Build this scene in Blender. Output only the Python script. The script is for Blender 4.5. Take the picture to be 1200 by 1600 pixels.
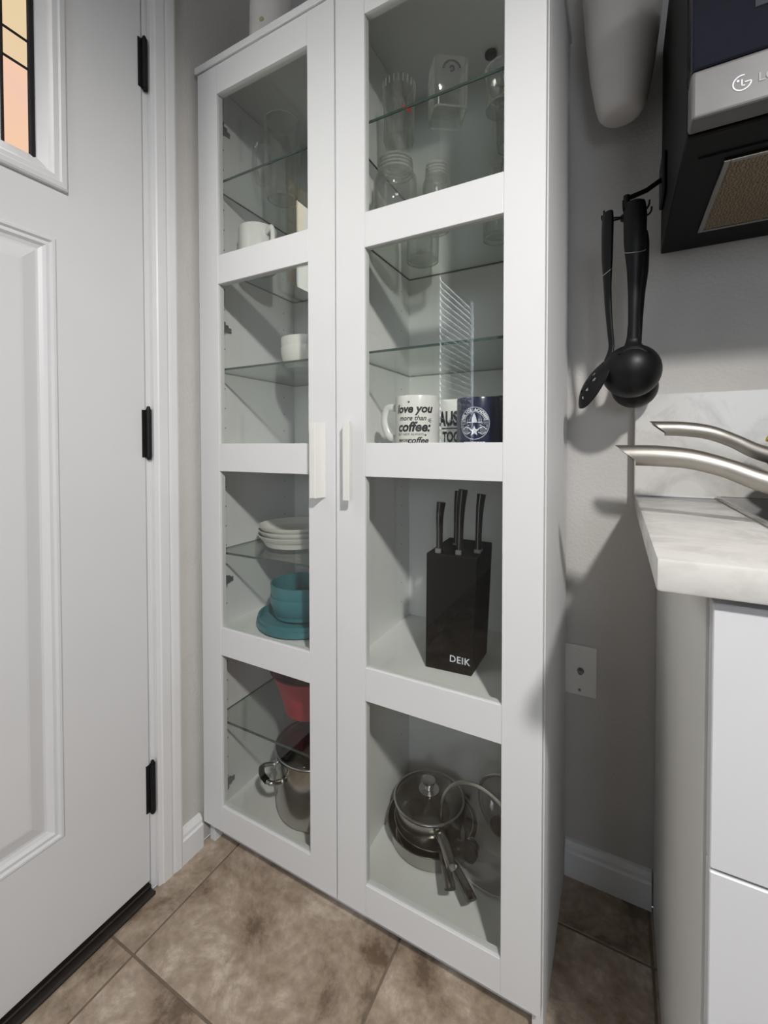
import bpy, bmesh, math, random
from mathutils import Vector, Matrix
random.seed(7)
for o in list(bpy.data.objects): bpy.data.objects.remove(o)
S = bpy.context.scene
C = S.collection
PI = math.pi

# ------------------------------------------------------------------ camera
cam_d = bpy.data.cameras.new('camera'); cam = bpy.data.objects.new('camera', cam_d); C.objects.link(cam)
cam_d.sensor_fit = 'VERTICAL'; cam_d.sensor_height = 36.0; cam_d.sensor_width = 27.0
cam_d.lens = 683.06 / 1600 * 36.0
cam_d.shift_y = -(800 - 710.36) / 1600
cam_d.clip_start = 0.02
cR, cU, cF = Vector((.8815, .4723, -.0007)), Vector((-.0086, .0176, .9998)), Vector((-.4722, .8813, -.0196))
cam.matrix_world = Matrix(((cR.x, cU.x, -cF.x, .9023), (cR.y, cU.y, -cF.y, -.7311), (cR.z, cU.z, -cF.z, .9938), (0, 0, 0, 1)))
S.camera = cam
# ------------------------------------------------------------------ world, exposure
w = bpy.data.worlds.new('world'); S.world = w; w.use_nodes = True
w.node_tree.nodes['Background'].inputs[0].default_value = (.75, .85, 1, 1)
w.node_tree.nodes['Background'].inputs[1].default_value = .5
S.view_settings.view_transform = 'Standard'; S.view_settings.look = 'None'
S.view_settings.gamma = 1.0; S.view_settings.use_curve_mapping = False
S.view_settings.exposure = 0.0
LAMP_POS = (1.50, -1.15, 1.98); LAMP_R = .05; LAMP_WATTS = 120.0; LAMP_AIM = (-.25, .30, -.30)
LAMP2_STRENGTH = 10.0
DAY_STRENGTH = 9.0
try:
    S.cycles.transparent_max_bounces = 28; S.cycles.max_bounces = 8; S.cycles.diffuse_bounces = 4
    S.cycles.glossy_bounces = 4; S.cycles.sample_clamp_indirect = 6
except Exception: pass

# ------------------------------------------------------------------ materials
def newmat(name):
    m = bpy.data.materials.new(name); m.use_nodes = True
    nt = m.node_tree; nt.nodes.clear()
    out = nt.nodes.new('ShaderNodeOutputMaterial')
    return m, nt, out
def mat(name, col, rough=.5, metal=0, var=.04, scale=20, bump=0, bscale=150, coat=0, spec=.5, bdetail=3, bdist=.002):
    m, nt, out = newmat(name); N = nt.nodes.new; L = nt.links.new
    p = N('ShaderNodeBsdfPrincipled'); L(p.outputs[0], out.inputs[0])
    tc = N('ShaderNodeTexCoord')
    nz = N('ShaderNodeTexNoise'); nz.inputs['Scale'].default_value = scale; nz.inputs['Detail'].default_value = 4
    L(tc.outputs['Object'], nz.inputs['Vector'])
    r = N('ShaderNodeValToRGB'); L(nz.outputs[0], r.inputs[0])
    r.color_ramp.elements[0].position = .3; r.color_ramp.elements[1].position = .7
    r.color_ramp.elements[0].color = tuple(c * (1 - var) for c in col) + (1,)
    r.color_ramp.elements[1].color = tuple(min(1, c * (1 + var)) for c in col) + (1,)
    L(r.outputs[0], p.inputs['Base Color'])
    p.inputs['Roughness'].default_value = rough; p.inputs['Metallic'].default_value = metal
    p.inputs['Coat Weight'].default_value = coat; p.inputs['Specular IOR Level'].default_value = spec
    if bump:
        n2 = N('ShaderNodeTexNoise'); n2.inputs['Scale'].default_value = bscale; n2.inputs['Detail'].default_value = bdetail
        L(tc.outputs['Object'], n2.inputs['Vector'])
        b = N('ShaderNodeBump'); b.inputs['Strength'].default_value = bump; b.inputs['Distance'].default_value = bdist
        L(n2.outputs[0], b.inputs['Height']); L(b.outputs[0], p.inputs['Normal'])
    return m
def glass(name, tint, edge, f0=.05, gloss=1.0, rough=0.0, pw=2.0):
    """thin clear glass: tinted see-through with a mirror-like share that grows at grazing angles"""
    m, nt, out = newmat(name); N = nt.nodes.new; L = nt.links.new
    lw = N('ShaderNodeLayerWeight'); lw.inputs['Blend'].default_value = .5
    def math_(op, a, b):
        n = N('ShaderNodeMath'); n.operation = op
        for i, v in enumerate((a, b)):
            if isinstance(v, float): n.inputs[i].default_value = v
            else: L(v, n.inputs[i])
        n.use_clamp = True
        return n.outputs[0]
    f5 = math_('POWER', lw.outputs['Facing'], 5.0)
    fr = math_('MULTIPLY', math_('ADD', math_('MULTIPLY', f5, 1.0 - f0), f0), gloss)
    f2 = math_('POWER', lw.outputs['Facing'], pw)
    mx = N('ShaderNodeMix'); mx.data_type = 'RGBA'; L(f2, mx.inputs[0])
    mx.inputs[6].default_value = tint + (1,); mx.inputs[7].default_value = edge + (1,)
    t = N('ShaderNodeBsdfTransparent'); L(mx.outputs[2], t.inputs[0])
    g = N('ShaderNodeBsdfGlossy'); g.inputs['Roughness'].default_value = rough
    ms = N('ShaderNodeMixShader'); L(fr, ms.inputs[0]); L(t.outputs[0], ms.inputs[1]); L(g.outputs[0], ms.inputs[2])
    L(ms.outputs[0], out.inputs[0])
    return m
def jar_glass(name, base=.012):
    m = glass(name, (.98, .98, .97), (.40, .42, .38), f0=.12, rough=.045, pw=3.2)
    nt = m.node_tree; N = nt.nodes.new; L = nt.links.new
    out = [n for n in nt.nodes if n.type == 'OUTPUT_MATERIAL'][0]; src = out.inputs[0].links[0].from_socket
    lw = N('ShaderNodeLayerWeight'); lw.inputs['Blend'].default_value = .5
    pw = N('ShaderNodeMath'); pw.operation = 'POWER'; L(lw.outputs['Facing'], pw.inputs[0]); pw.inputs[1].default_value = 4.0
    ml = N('ShaderNodeMath'); ml.operation = 'MULTIPLY_ADD'; L(pw.outputs[0], ml.inputs[0]); ml.inputs[1].default_value = .45; ml.inputs[2].default_value = base
    d = N('ShaderNodeBsdfDiffuse'); d.inputs[0].default_value = (.9, .92, .88, 1)  # white mixed into the edges imitates bright highlights on clear glass
    ms = N('ShaderNodeMixShader'); L(ml.outputs[0], ms.inputs[0]); L(src, ms.inputs[1]); L(d.outputs[0], ms.inputs[2]); L(ms.outputs[0], out.inputs[0])
    return m
def emit(name, col, strength, col2=None, scale=6):
    m, nt, out = newmat(name); N = nt.nodes.new; L = nt.links.new
    e = N('ShaderNodeEmission'); e.inputs[1].default_value = strength; e.inputs[0].default_value = col + (1,)
    if col2:
        tc = N('ShaderNodeTexCoord'); nz = N('ShaderNodeTexNoise'); nz.inputs['Scale'].default_value = scale
        L(tc.outputs['Object'], nz.inputs['Vector'])
        r = N('ShaderNodeValToRGB'); L(nz.outputs[0], r.inputs[0])
        r.color_ramp.elements[0].position = .35; r.color_ramp.elements[1].position = .65
        r.color_ramp.elements[0].color = col + (1,); r.color_ramp.elements[1].color = col2 + (1,)
        L(r.outputs[0], e.inputs[0])
    L(e.outputs[0], out.inputs[0])
    return m
def tile_mat():
    m, nt, out = newmat('stone_tile'); N = nt.nodes.new; L = nt.links.new
    p = N('ShaderNodeBsdfPrincipled'); L(p.outputs[0], out.inputs[0]); p.inputs['Roughness'].default_value = .42
    tc = N('ShaderNodeTexCoord'); oi = N('ShaderNodeObjectInfo')
    ad = N('ShaderNodeVectorMath'); ad.operation = 'MULTIPLY_ADD'
    cmb = N('ShaderNodeCombineXYZ'); L(oi.outputs['Random'], cmb.inputs[0]); L(oi.outputs['Random'], cmb.inputs[1])
    L(cmb.outputs[0], ad.inputs[0]); ad.inputs[1].default_value = (37, 23, 11); L(tc.outputs['Object'], ad.inputs[2])
    a = N('ShaderNodeTexNoise'); a.inputs['Scale'].default_value = 6.5; a.inputs['Detail'].default_value = 10; a.inputs['Roughness'].default_value = .72; a.inputs['Distortion'].default_value = .35
    L(ad.outputs[0], a.inputs['Vector'])
    r = N('ShaderNodeValToRGB'); L(a.outputs[0], r.inputs[0]); cr = r.color_ramp
    cr.elements[0].position = .37; cr.elements[0].color = (.155, .108, .073, 1)
    cr.elements[1].position = .64; cr.elements[1].color = (.59, .50, .41, 1)
    e = cr.elements.new(.46); e.color = (.305, .235, .172, 1)
    e = cr.elements.new(.56); e.color = (.415, .332, .258, 1)
    b2 = N('ShaderNodeTexNoise'); b2.inputs['Scale'].default_value = 60; b2.inputs['Detail'].default_value = 6
    L(ad.outputs[0], b2.inputs['Vector'])
    mx = N('ShaderNodeMix'); mx.data_type = 'RGBA'; mx.blend_type = 'OVERLAY'; mx.inputs[0].default_value = .35
    L(r.outputs[0], mx.inputs[6]); L(b2.outputs[0], mx.inputs[7]); L(mx.outputs[2], p.inputs['Base Color'])
    b = N('ShaderNodeBump'); b.inputs['Strength'].default_value = .35; b.inputs['Distance'].default_value = .002
    L(a.outputs[0], b.inputs['Height']); L(b.outputs[0], p.inputs['Normal'])
    return m
def marble_mat():
    m, nt, out = newmat('pale_marble'); N = nt.nodes.new; L = nt.links.new
    p = N('ShaderNodeBsdfPrincipled'); L(p.outputs[0], out.inputs[0]); p.inputs['Roughness'].default_value = .22
    tc = N('ShaderNodeTexCoord')
    a = N('ShaderNodeTexNoise'); a.inputs['Scale'].default_value = 9; a.inputs['Detail'].default_value = 10; a.inputs['Roughness'].default_value = .65; a.inputs['Distortion'].default_value = 1.6
    L(tc.outputs['Object'], a.inputs['Vector'])
    r = N('ShaderNodeValToRGB'); L(a.outputs[0], r.inputs[0]); cr = r.color_ramp
    cr.elements[0].position = .36; cr.elements[0].color = (.53, .515, .49, 1)
    cr.elements[1].position = .56; cr.elements[1].color = (.67, .655, .63, 1)
    L(r.outputs[0], p.inputs['Base Color'])
    return m
def mesh_filter_mat():
    m, nt, out = newmat('bronze_mesh'); N = nt.nodes.new; L = nt.links.new
    p = N('ShaderNodeBsdfPrincipled'); L(p.outputs[0], out.inputs[0])
    p.inputs['Metallic'].default_value = .5; p.inputs['Roughness'].default_value = .55
    tc = N('ShaderNodeTexCoord'); wv = N('ShaderNodeTexWave'); wv.inputs['Scale'].default_value = 70; wv.inputs['Distortion'].default_value = 9; wv.inputs['Detail'].default_value = 4; wv.inputs['Detail Scale'].default_value = 2
    L(tc.outputs['Object'], wv.inputs['Vector'])
    r = N('ShaderNodeValToRGB'); L(wv.outputs[0], r.inputs[0])
    r.color_ramp.elements[0].color = (.15, .11, .065, 1); r.color_ramp.elements[1].color = (.34, .27, .18, 1)
    L(r.outputs[0], p.inputs['Base Color'])
    b = N('ShaderNodeBump'); b.inputs['Strength'].default_value = .5; b.inputs['Distance'].default_value = .002
    L(wv.outputs[0], b.inputs['Height']); L(b.outputs[0], p.inputs['Normal'])
    return m
M = dict(
    cab=mat('white_lacquer', (.70, .70, .705), .58, var=.01, scale=8),
    cabin=mat('white_foil', (.81, .815, .80), .5, var=.01, scale=8),
    door=mat('door_paint', (.71, .71, .725), .42, var=.015, scale=5, bump=.05, bscale=60),
    trim=mat('trim_paint', (.74, .74, .75), .38, var=.02, scale=7),
    wall=mat('greige_paint', (.545, .527, .505), .62, var=.03, scale=9, bump=.38, bscale=140, bdist=.003, bdetail=2),
    ceil=mat('ceiling_paint', (.78, .77, .75), .8, var=.02, bump=.3, bscale=120),
    tile=tile_mat(), marble=marble_mat(), filt=mesh_filter_mat(),
    grout=mat('grout', (.175, .135, .10), .85, var=.15, scale=60),
    black=mat('black_iron', (.006, .006, .007), .5, var=.2, scale=50, bump=.2, bscale=200, spec=.3),
    sill=mat('dark_bronze', (.018, .014, .012), .4, var=.15, scale=30),
    came=mat('lead_came', (.02, .017, .02), .45, metal=.3, var=.2),
    steel=mat('brushed_steel', (.58, .57, .55), .28, metal=1, var=.05, scale=40),
    steeld=mat('aged_steel', (.42, .405, .38), .20, metal=1, var=.08, scale=30),
    handle=mat('satin_steel', (.46, .43, .39), .46, metal=1, var=.08, scale=30),
    zinc=mat('zinc', (.22, .22, .23), .4, metal=.8, var=.2, scale=60),
    nylon=mat('black_nylon', (.006, .006, .007), .42, var=.1, scale=60, spec=.3),
    plastic=mat('black_plastic', (.0065, .006, .0065), .55, var=.1, scale=40, spec=.2),
    blackgloss=mat('black_glass', (.008, .009, .016), .06, var=.1),
    wood=mat('black_wood', (.0075, .0065, .006), .55, var=.25, scale=14, spec=.2),
    knife=mat('dark_pakka', (.014, .010, .009), .4, var=.5, scale=70),
    porc=mat('porcelain', (.78, .77, .74), .18, var=.01),
    bowl=mat('cream_porcelain', (.76, .75, .70), .22, var=.01),
    teal=mat('teal_stoneware', (.055, .21, .24), .4, var=.05, scale=30),
    red=mat('red_plastic', (.38, .022, .042), .4, var=.05),
    navy=mat('navy_glaze', (.018, .022, .06), .2, var=.08),
    ink=mat('black_print', (.015, .015, .017), .5, var=.05),
    inkw=mat('white_print', (.70, .72, .78), .5, var=.03),
    inkgray=mat('grey_print', (.035, .035, .037), .5, var=.03),
    plate=mat('ivory_plastic', (.74, .73, .70), .4, var=.01),
    drawer=mat('white_drawer', (.68, .68, .705), .35, var=.01, scale=8),
    base=mat('white_base_panel', (.72, .71, .68), .45, var=.02, scale=6),
    bag=mat('white_soft_plastic', (.72, .69, .66), .55, var=.04, scale=12, bump=.15, bscale=18, bdist=.004),
    tan=mat('tan_plug', (.45, .38, .26), .6, var=.1),
    yellow=mat('yellow_silicone', (.80, .55, .02), .45, var=.03),
    redprint=mat('red_print', (.55, .03, .03), .5, var=.05),
    darkdisc=mat('dark_cap', (.05, .05, .05), .35, metal=.4, var=.3, scale=80),
    pane=glass('pane_glass', (.972, .978, .968), (.87, .89, .865), f0=.038),
    shelf=glass('shelf_glass', (.955, .968, .955), (.76, .81, .775), f0=.045),
    shelfedge=mat('glass_edge_green', (.045, .07, .06), .25, var=.2),
    jar=jar_glass('jar_glass'), rim=jar_glass('rim_glass', .16),  # rim copy holds more white, standing in for glints on ridges
    lid=glass('lid_glass', (.80, .80, .79), (.40, .40, .40), f0=.07, rough=.01),
    peach=emit('backlit_peach_glass', (.92, .61, .40), 1.0, (.90, .58, .46), 9),
    peach2=emit('backlit_cream_glass', (.80, .63, .38), 1.0, (.84, .62, .42), 12),
    amber=emit('backlit_amber_glass', (1.0, .80, .45), 9.0, (.85, .93, 1.0), 7),
    clear=emit('backlit_clear_glass', (.78, .90, 1.0), 9.0, (1, .95, .8), 8),
    day=emit('daylit_pane', (.80, .90, 1.0), DAY_STRENGTH),
    fill_day=emit('rear_fill_pane', (.80, .89, 1.0), 6.5),  # glow of the unseen rear window, added as fill
    slat=mat('blind_slat', (.72, .72, .70), .5, var=.02),
    tube=emit('ceiling_panel_light', (1.0, .96, .90), LAMP2_STRENGTH),
)

# ------------------------------------------------------------------ mesh helpers
def box(bm, a, b, bev=0, seg=1):
    r = bmesh.ops.create_cube(bm, size=1.0)
    vs = r['verts']
    for v in vs:
        v.co = Vector([a[i] + (v.co[i] + .5) * (b[i] - a[i]) for i in range(3)])
    if bev:
        es = list({e for v in vs for e in v.link_edges})
        bmesh.ops.bevel(bm, geom=es, offset=bev, segments=seg, profile=.5, affect='EDGES')
def lathe(bm, prof, n=32, c=(0, 0, 0), sx=1, sy=1, mtx=None):
    rings = []
    for r, z in prof:
        if r < 1e-6: rings.append([bm.verts.new((c[0], c[1], c[2] + z))])
        else: rings.append([bm.verts.new((c[0] + sx * r * math.cos(2 * PI * k / n), c[1] + sy * r * math.sin(2 * PI * k / n), c[2] + z)) for k in range(n)])
    for A, B in zip(rings, rings[1:]):
        if len(A) == 1 and len(B) == 1: continue
        for k in range(n):
            j = (k + 1) % n
            if len(A) == 1: bm.faces.new((A[0], B[j], B[k]))
            elif len(B) == 1: bm.faces.new((A[k], A[j], B[0]))
            else: bm.faces.new((A[k], A[j], B[j], B[k]))
    if mtx is not None:
        for R in rings:
            for v in R: v.co = mtx @ v.co
def tube(bm, pts, rad, n=10, up=None, cap=True, closed=False):
    """sweep an ellipse along pts; rad = r, or a list of r or (ra, rb)"""
    P = [Vector(p) for p in pts]; k = len(P)
    R = [rad] * k if not isinstance(rad, (list, tuple)) else list(rad)
    R = [(r, r) if not isinstance(r, (list, tuple)) else r for r in R]
    T = []
    for i in range(k):
        if closed: t = P[(i + 1) % k] - P[i - 1]
        else: t = P[min(i + 1, k - 1)] - P[max(i - 1, 0)]
        T.append(t.normalized())
    u = Vector(up) if up else (Vector((0, 0, 1)) if abs(T[0].z) < .9 else Vector((1, 0, 0)))
    rings = []
    for i in range(k):
        u = (u - T[i] * u.dot(T[i])); u.normalize()
        if up:
            uu = Vector(up) - T[i] * Vector(up).dot(T[i])
            if uu.length > .05: u = uu.normalized()
        v = T[i].cross(u)
        rings.append([bm.verts.new(P[i] + u * R[i][0] * math.cos(2 * PI * j / n) + v * R[i][1] * math.sin(2 * PI * j / n)) for j in range(n)])
    pr = list(zip(rings, rings[1:])) + ([(rings[-1], rings[0])] if closed else [])
    for A, B in pr:
        for j in range(n):
            q = (j + 1) % n; bm.faces.new((A[j], A[q], B[q], B[j]))
    if cap and not closed:
        bm.faces.new(rings[0][::-1]); bm.faces.new(rings[-1])
def prism(bm, poly, lo, hi, axis='z'):
    """extrude polygon poly along axis; poly coords are the other two axes in xyz order"""
    def mk(p, h):
        if axis == 'z': return (p[0], p[1], h)
        if axis == 'y': return (p[0], h, p[1])
        return (h, p[0], p[1])
    A = [bm.verts.new(mk(p, lo)) for p in poly]; B = [bm.verts.new(mk(p, hi)) for p in poly]
    n = len(poly)
    for i in range(n): bm.faces.new((A[i], A[(i + 1) % n], B[(i + 1) % n], B[i]))
    bm.faces.new(A[::-1]); bm.faces.new(B)
def bez(p, n=12):
    """catmull-rom through points"""
    P = [Vector(q) for q in p]; out = []
    for i in range(len(P) - 1):
        a, b, c, d = P[max(i - 1, 0)], P[i], P[i + 1], P[min(i + 2, len(P) - 1)]
        for k in range(n):
            t = k / n
            out.append(.5 * ((2 * b) + (c - a) * t + (2 * a - 5 * b + 4 * c - d) * t * t + (3 * b - a - 3 * c + d) * t ** 3))
    out.append(P[-1]); return out
def mesh_of(name, bm, m, smooth=False):
    bmesh.ops.recalc_face_normals(bm, faces=bm.faces)
    me = bpy.data.meshes.new(name); bm.to_mesh(me); bm.free()
    me.materials.append(m)
    if smooth:
        for p in me.polygons: p.use_smooth = True
        try: me.set_sharp_from_angle(angle=math.radians(40))
        except Exception: pass
    return me
ORG = {}
def root_org(p):
    while p is not None:
        if p.name in ORG: return ORG[p.name]
        p = p.parent
    return Vector((0, 0, 0))
def obj(name, bm, m, parent=None, smooth=False):
    me = mesh_of(name, bm, m, smooth)
    o = bpy.data.objects.new(name, me); C.objects.link(o)
    if parent:
        o.parent = parent; org = root_org(parent)
        if org.length: me.transform(Matrix.Translation(-org))
    return o
def inst(name, me, parent, loc=(0, 0, 0)):
    o = bpy.data.objects.new(name, me); C.objects.link(o); o.parent = parent; o.location = loc; return o
def tag(o, label, cat=None, group=None, kind=None):
    o['label'] = label
    if cat: o['category'] = cat
    if group: o['group'] = group
    if kind: o['kind'] = kind
    return o
def thing(name, label, cat, loc=(0, 0, 0), group=None, kind=None, world=False, rz=0):
    """an Empty at the base; with world=True the parts are modelled in room coordinates"""
    o = bpy.data.objects.new(name, None); C.objects.link(o); o.location = loc; o.empty_display_size = .05
    o.rotation_euler = (0, 0, rz)
    tag(o, label, cat, group, kind)
    if world: ORG[o.name] = Vector(loc)
    return o
def struct(name, bm, m, label, cat, smooth=False):
    o = obj(name, bm, m, None, smooth); return tag(o, label, cat, None, 'structure')
def text(name, body, size, m, parent, mapf, shear=0, off=0, align='CENTER', sx=1.0, sp=1.0):
    cu = bpy.data.curves.new(name, 'FONT'); cu.body = body; cu.size = size; cu.shear = shear; cu.offset = off
    cu.align_x = align; cu.space_character = sp; cu.align_y = 'CENTER'; cu.resolution_u = 3
    t = bpy.data.objects.new(name + '_src', cu); C.objects.link(t)
    dg = bpy.context.evaluated_depsgraph_get()
    me = bpy.data.meshes.new_from_object(t.evaluated_get(dg)); bpy.data.objects.remove(t)
    me.name = name
    for v in me.vertices: v.co = Vector(mapf(v.co.x * sx, v.co.y))
    me.materials.clear(); me.materials.append(m)
    o = bpy.data.objects.new(name, me); C.objects.link(o); o.parent = parent
    return o

# ================================================================== THE SETTING
WX, BY, RX, RY, CH = -.012, .357, 4.4, -4.6, 2.60
# floor: grout bed and square stone tiles
bm = bmesh.new(); box(bm, (WX, RY, -.05), (RX, BY, -.0022))
floor = struct('floor', bm, M['grout'], 'mottled brown square stone tile floor with thin dark grout lines', 'floor')
gx, gy, pt, g = .0745, -.226, .4475, .0045
cuts_x = [WX] + [gx + pt * k for k in range(0, 12) if gx + pt * k < RX - .02] + [RX]
cuts_y = [RY] + [gy + .454 * k for k in range(-12, 2) if RY + .02 < gy + .454 * k < BY - .02] + [BY]
for i in range(len(cuts_x) - 1):
    for j in range(len(cuts_y) - 1):
        x0, x1, y0, y1 = cuts_x[i] + g / 2, cuts_x[i + 1] - g / 2, cuts_y[j] + g / 2, cuts_y[j + 1] - g / 2
        cx, cy = (x0 + x1) / 2, (y0 + y1) / 2
        bm = bmesh.new(); box(bm, (x0 - cx, y0 - cy, -.010), (x1 - cx, y1 - cy, 0), .0015)
        o = obj('floor_tile', bm, M['tile'], floor); o.location = (cx, cy, random.uniform(-.0004, .0))
# walls
DY0, DY1, DZ = -1.050, -.1335, 2.045          # door slab edges
OY0, OY1, OZ = -1.072, -.112, 2.067           # opening in the wall
W0, W1, WZ0, WZ1 = -2.26, -1.60, .95, 2.02     # blind window opening
bm = bmesh.new()
for a, b in [((WX - .14, OY1, 0), (WX, BY, CH)), ((WX - .14, OY0, OZ), (WX, OY1, CH)), ((WX - .14, W1, 0), (WX, OY0, CH)),
             ((WX - .14, W0, 0), (WX, W1, WZ0)), ((WX - .14, W0, WZ1), (WX, W1, CH)), ((WX - .14, RY, 0), (WX, W0, CH))]:
    box(bm, a, b)
struct('wall_left', bm, M['wall'], 'greige textured wall that holds the white entry door', 'wall')
bm = bmesh.new(); box(bm, (WX - .14, BY, 0), (RX, BY + .12, CH))
struct('wall_back', bm, M['wall'], 'greige textured wall behind the glass cabinet and counter', 'wall')
bm = bmesh.new(); box(bm, (RX, RY, 0), (RX + .1, BY + .12, CH))
struct('wall_right', bm, M['wall'], 'greige wall at the far right end of the counter', 'wall')
bm = bmesh.new(); box(bm, (WX - .14, RY - .1, 0), (RX + .1, RY, CH))
struct('wall_rear', bm, M['wall'], 'greige wall behind the viewer', 'wall')
bm = bmesh.new(); box(bm, (WX - .14, RY - .1, CH), (RX + .1, BY + .12, CH + .1))
struct('ceiling', bm, M['ceil'], 'pale ceiling above the kitchen', 'ceiling')
# baseboards: stepped profile
def bb_profile(d): return [(0, 0), (d, 0), (d, .056), (d * .75, .060), (d * .72, .068), (d * .4, .078), (0, .080)]
bm = bmesh.new(); prism(bm, [(BY - p[0], p[1]) for p in bb_profile(.015)], .8005, .9735, 'x')
struct('baseboard_back', bm, M['trim'], 'short white baseboard between glass cabinet and base cabinet', 'baseboard')
bm = bmesh.new(); prism(bm, [(WX + p[0], p[1]) for p in bb_profile(.0155)], -.0605, -.003, 'y')
struct('baseboard_left', bm, M['trim'], 'short white baseboard between door casing and glass cabinet', 'baseboard')
# door casing (profile in the wall plane: distance from the opening, thickness)
def casing(bm, y_in, s):
    prof = [(0, 0), (0, .009), (.008, .011), (.011, .0135), (.030, .0145), (.034, .0125), (.040, .0145), (.053, .0165), (.058, .0145), (.058, 0)]
    prism(bm, [(WX + t, y_in + s * d) for d, t in prof], .0, OZ + .058, 'z')
bm = bmesh.new(); casing(bm, -.1185, 1); casing(bm, OY0 + .0065, -1)
box(bm, (WX, OY0 + .0065, OZ - .006), (WX + .015, -.1185, OZ + .058), .002)
struct('trim_1', bm, M['trim'], 'white moulded door casing beside the entry door', 'trim')
bm = bmesh.new()
box(bm, (WX - .13, DY1 + .003, .0), (WX - .001, OY1 + .0, OZ)); box(bm, (WX - .13, OY0, 0), (WX - .001, DY0 - .003, OZ))
box(bm, (WX - .13, DY0 - .003, DZ + .003), (WX - .001, DY1 + .003, OZ))
box(bm, (WX - .075, DY1 - .012, .02), (WX - .060, DY1 + .004, DZ)); box(bm, (WX - .075, DY0 - .004, .02), (WX - .060, DY0 + .012, DZ))
struct('trim_2', bm, M['trim'], 'white door jamb around the entry door', 'trim')
bm = bmesh.new(); box(bm, (WX - .14, OY0 + .022, 0.0), (WX + .020, DY1 + .002, .009), .003); box(bm, (WX - .12, OY0 + .022, .006), (WX + .004, DY1 + .002, .015), .002)
struct('trim_3', bm, M['sill'], 'dark bronze threshold under the entry door', 'threshold')

# the entry door
door = thing('door_1', 'white panelled entry door with a stained glass window', 'door', (WX, DY1, .024), kind='structure', world=True)
GY0, GY1, GZ0, GZ1 = -.852, -.3285, 1.500, 1.845       # window glass
PX = [(DY0 + .170, -.614), (-.570, -.3005)]            # the two lower panels
PZ = (.258, 1.375)
hy0, hy1, hz0, hz1 = GY0 - .016, GY1 + .016, GZ0 - .016, GZ1 + .016
holes = [(hy0, hy1, hz0, hz1)] + [(a, b, PZ[0], PZ[1]) for a, b in PX]
ys = sorted({DY0, DY1} | {v for h in holes for v in h[:2]}); zs = sorted({.024, DZ} | {v for h in holes for v in h[2:]})
bm = bmesh.new()
for i in range(len(ys) - 1):
    for j in range(len(zs) - 1):
        cy, cz = (ys[i] + ys[i + 1]) / 2, (zs[j] + zs[j + 1]) / 2
        if any(h[0] < cy < h[1] and h[2] < cz < h[3] for h in holes): continue
        box(bm, (WX - .045, ys[i], zs[j]), (WX, ys[i + 1], zs[j + 1]))
bmesh.ops.remove_doubles(bm, verts=bm.verts, dist=1e-5)
obj('slab', bm, M['door'], door)
def rings(bm, y0, y1, z0, z1, steps, fill=True):
    prev = None
    for ins, h in steps:
        q = [bm.verts.new((WX + h, y, z)) for y, z in ((y0 + ins, z0 + ins), (y1 - ins, z0 + ins), (y1 - ins, z1 - ins), (y0 + ins, z1 - ins))]
        if prev:
            for k in range(4): bm.faces.new((prev[k], prev[(k + 1) % 4], q[(k + 1) % 4], q[k]))
        prev = q
    if fill: bm.faces.new(prev)
for a, b in PX:
    bm = bmesh.new()
    rings(bm, a, b, PZ[0], PZ[1], [(0, 0), (.003, .0025), (.007, .0025), (.010, -.002), (.016, -.001), (.020, -.006), (.026, -.0085), (.030, -.0085), (.052, -.0015), (.056, -.001)])
    obj('panel', bm, M['door'], door)
bm = bmesh.new()
rings(bm, GY0 - .045, GY1 + .045, GZ0 - .034, GZ1 + .034, [(0, 0), (0, .008), (.003, .0105), (.011, .0115), (.014, .009), (.022, .0085), (.024, .006), (.0255, .004), (.0275, .002), (.043, -.005), (.0455, -.009)], False)
frame = obj('window_frame', bm, M['door'], door); frame['label'] = 'white moulded frame around the stained glass'
def pane(y0, y1, z0, z1, m):
    bm = bmesh.new(); box(bm, (WX - .012, y0, z0), (WX - .008, y1, z1)); return obj('pane', bm, M[m], door)
bl, br = -.806, -.3755
for (y0, y1) in ((br, -.333), (-.848, bl)):
    for (z0, z1, m) in ((GZ0 - .01, 1.657, 'peach'), (1.657, 1.705, 'peach2'), (1.705, GZ1 + .01, 'peach2')): pane(y0, y1, z0, z1, m)
pane(-.590, br, GZ0 - .01, 1.625, 'clear'); pane(bl, -.590, GZ0 - .01, 1.625, 'clear')
pane(-.470, br, 1.625, 1.79, 'amber'); pane(bl, -.712, 1.625, 1.79, 'amber'); pane(-.712, -.470, 1.625, 1.79, 'clear')
pane(-.590, br, 1.79, GZ1 + .01, 'peach2'); pane(bl, -.590, 1.79, GZ1 + .01, 'peach2')
def came(p, q, r=.0028):
    bm = bmesh.new(); tube(bm, [(WX - .0075, *p), (WX - .0075, *q)], [(r * .7, r)] * 2, 8, up=(1, 0, 0)); obj('came', bm, M['came'], door, True)
for y, r in ((-.3325, .0055), (-.8480, .0055), (br, .0032), (bl, .0032)): came((y, GZ0 - .01), (y, GZ1 + .01), r)
for y in ((-.3325, br), (bl, -.848)):
    for z in (1.657, 1.705): came((y[0], z), (y[1], z), .0025)
for z in (1.625, 1.79): came((bl, z), (br, z), .0025)
for y in (-.470, -.712): came((y, 1.625), (y, 1.79), .0025)
came((-.59, GZ0 - .01), (-.59, 1.625), .0025); came((-.59, 1.79), (-.59, GZ1 + .01), .0025)
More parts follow.
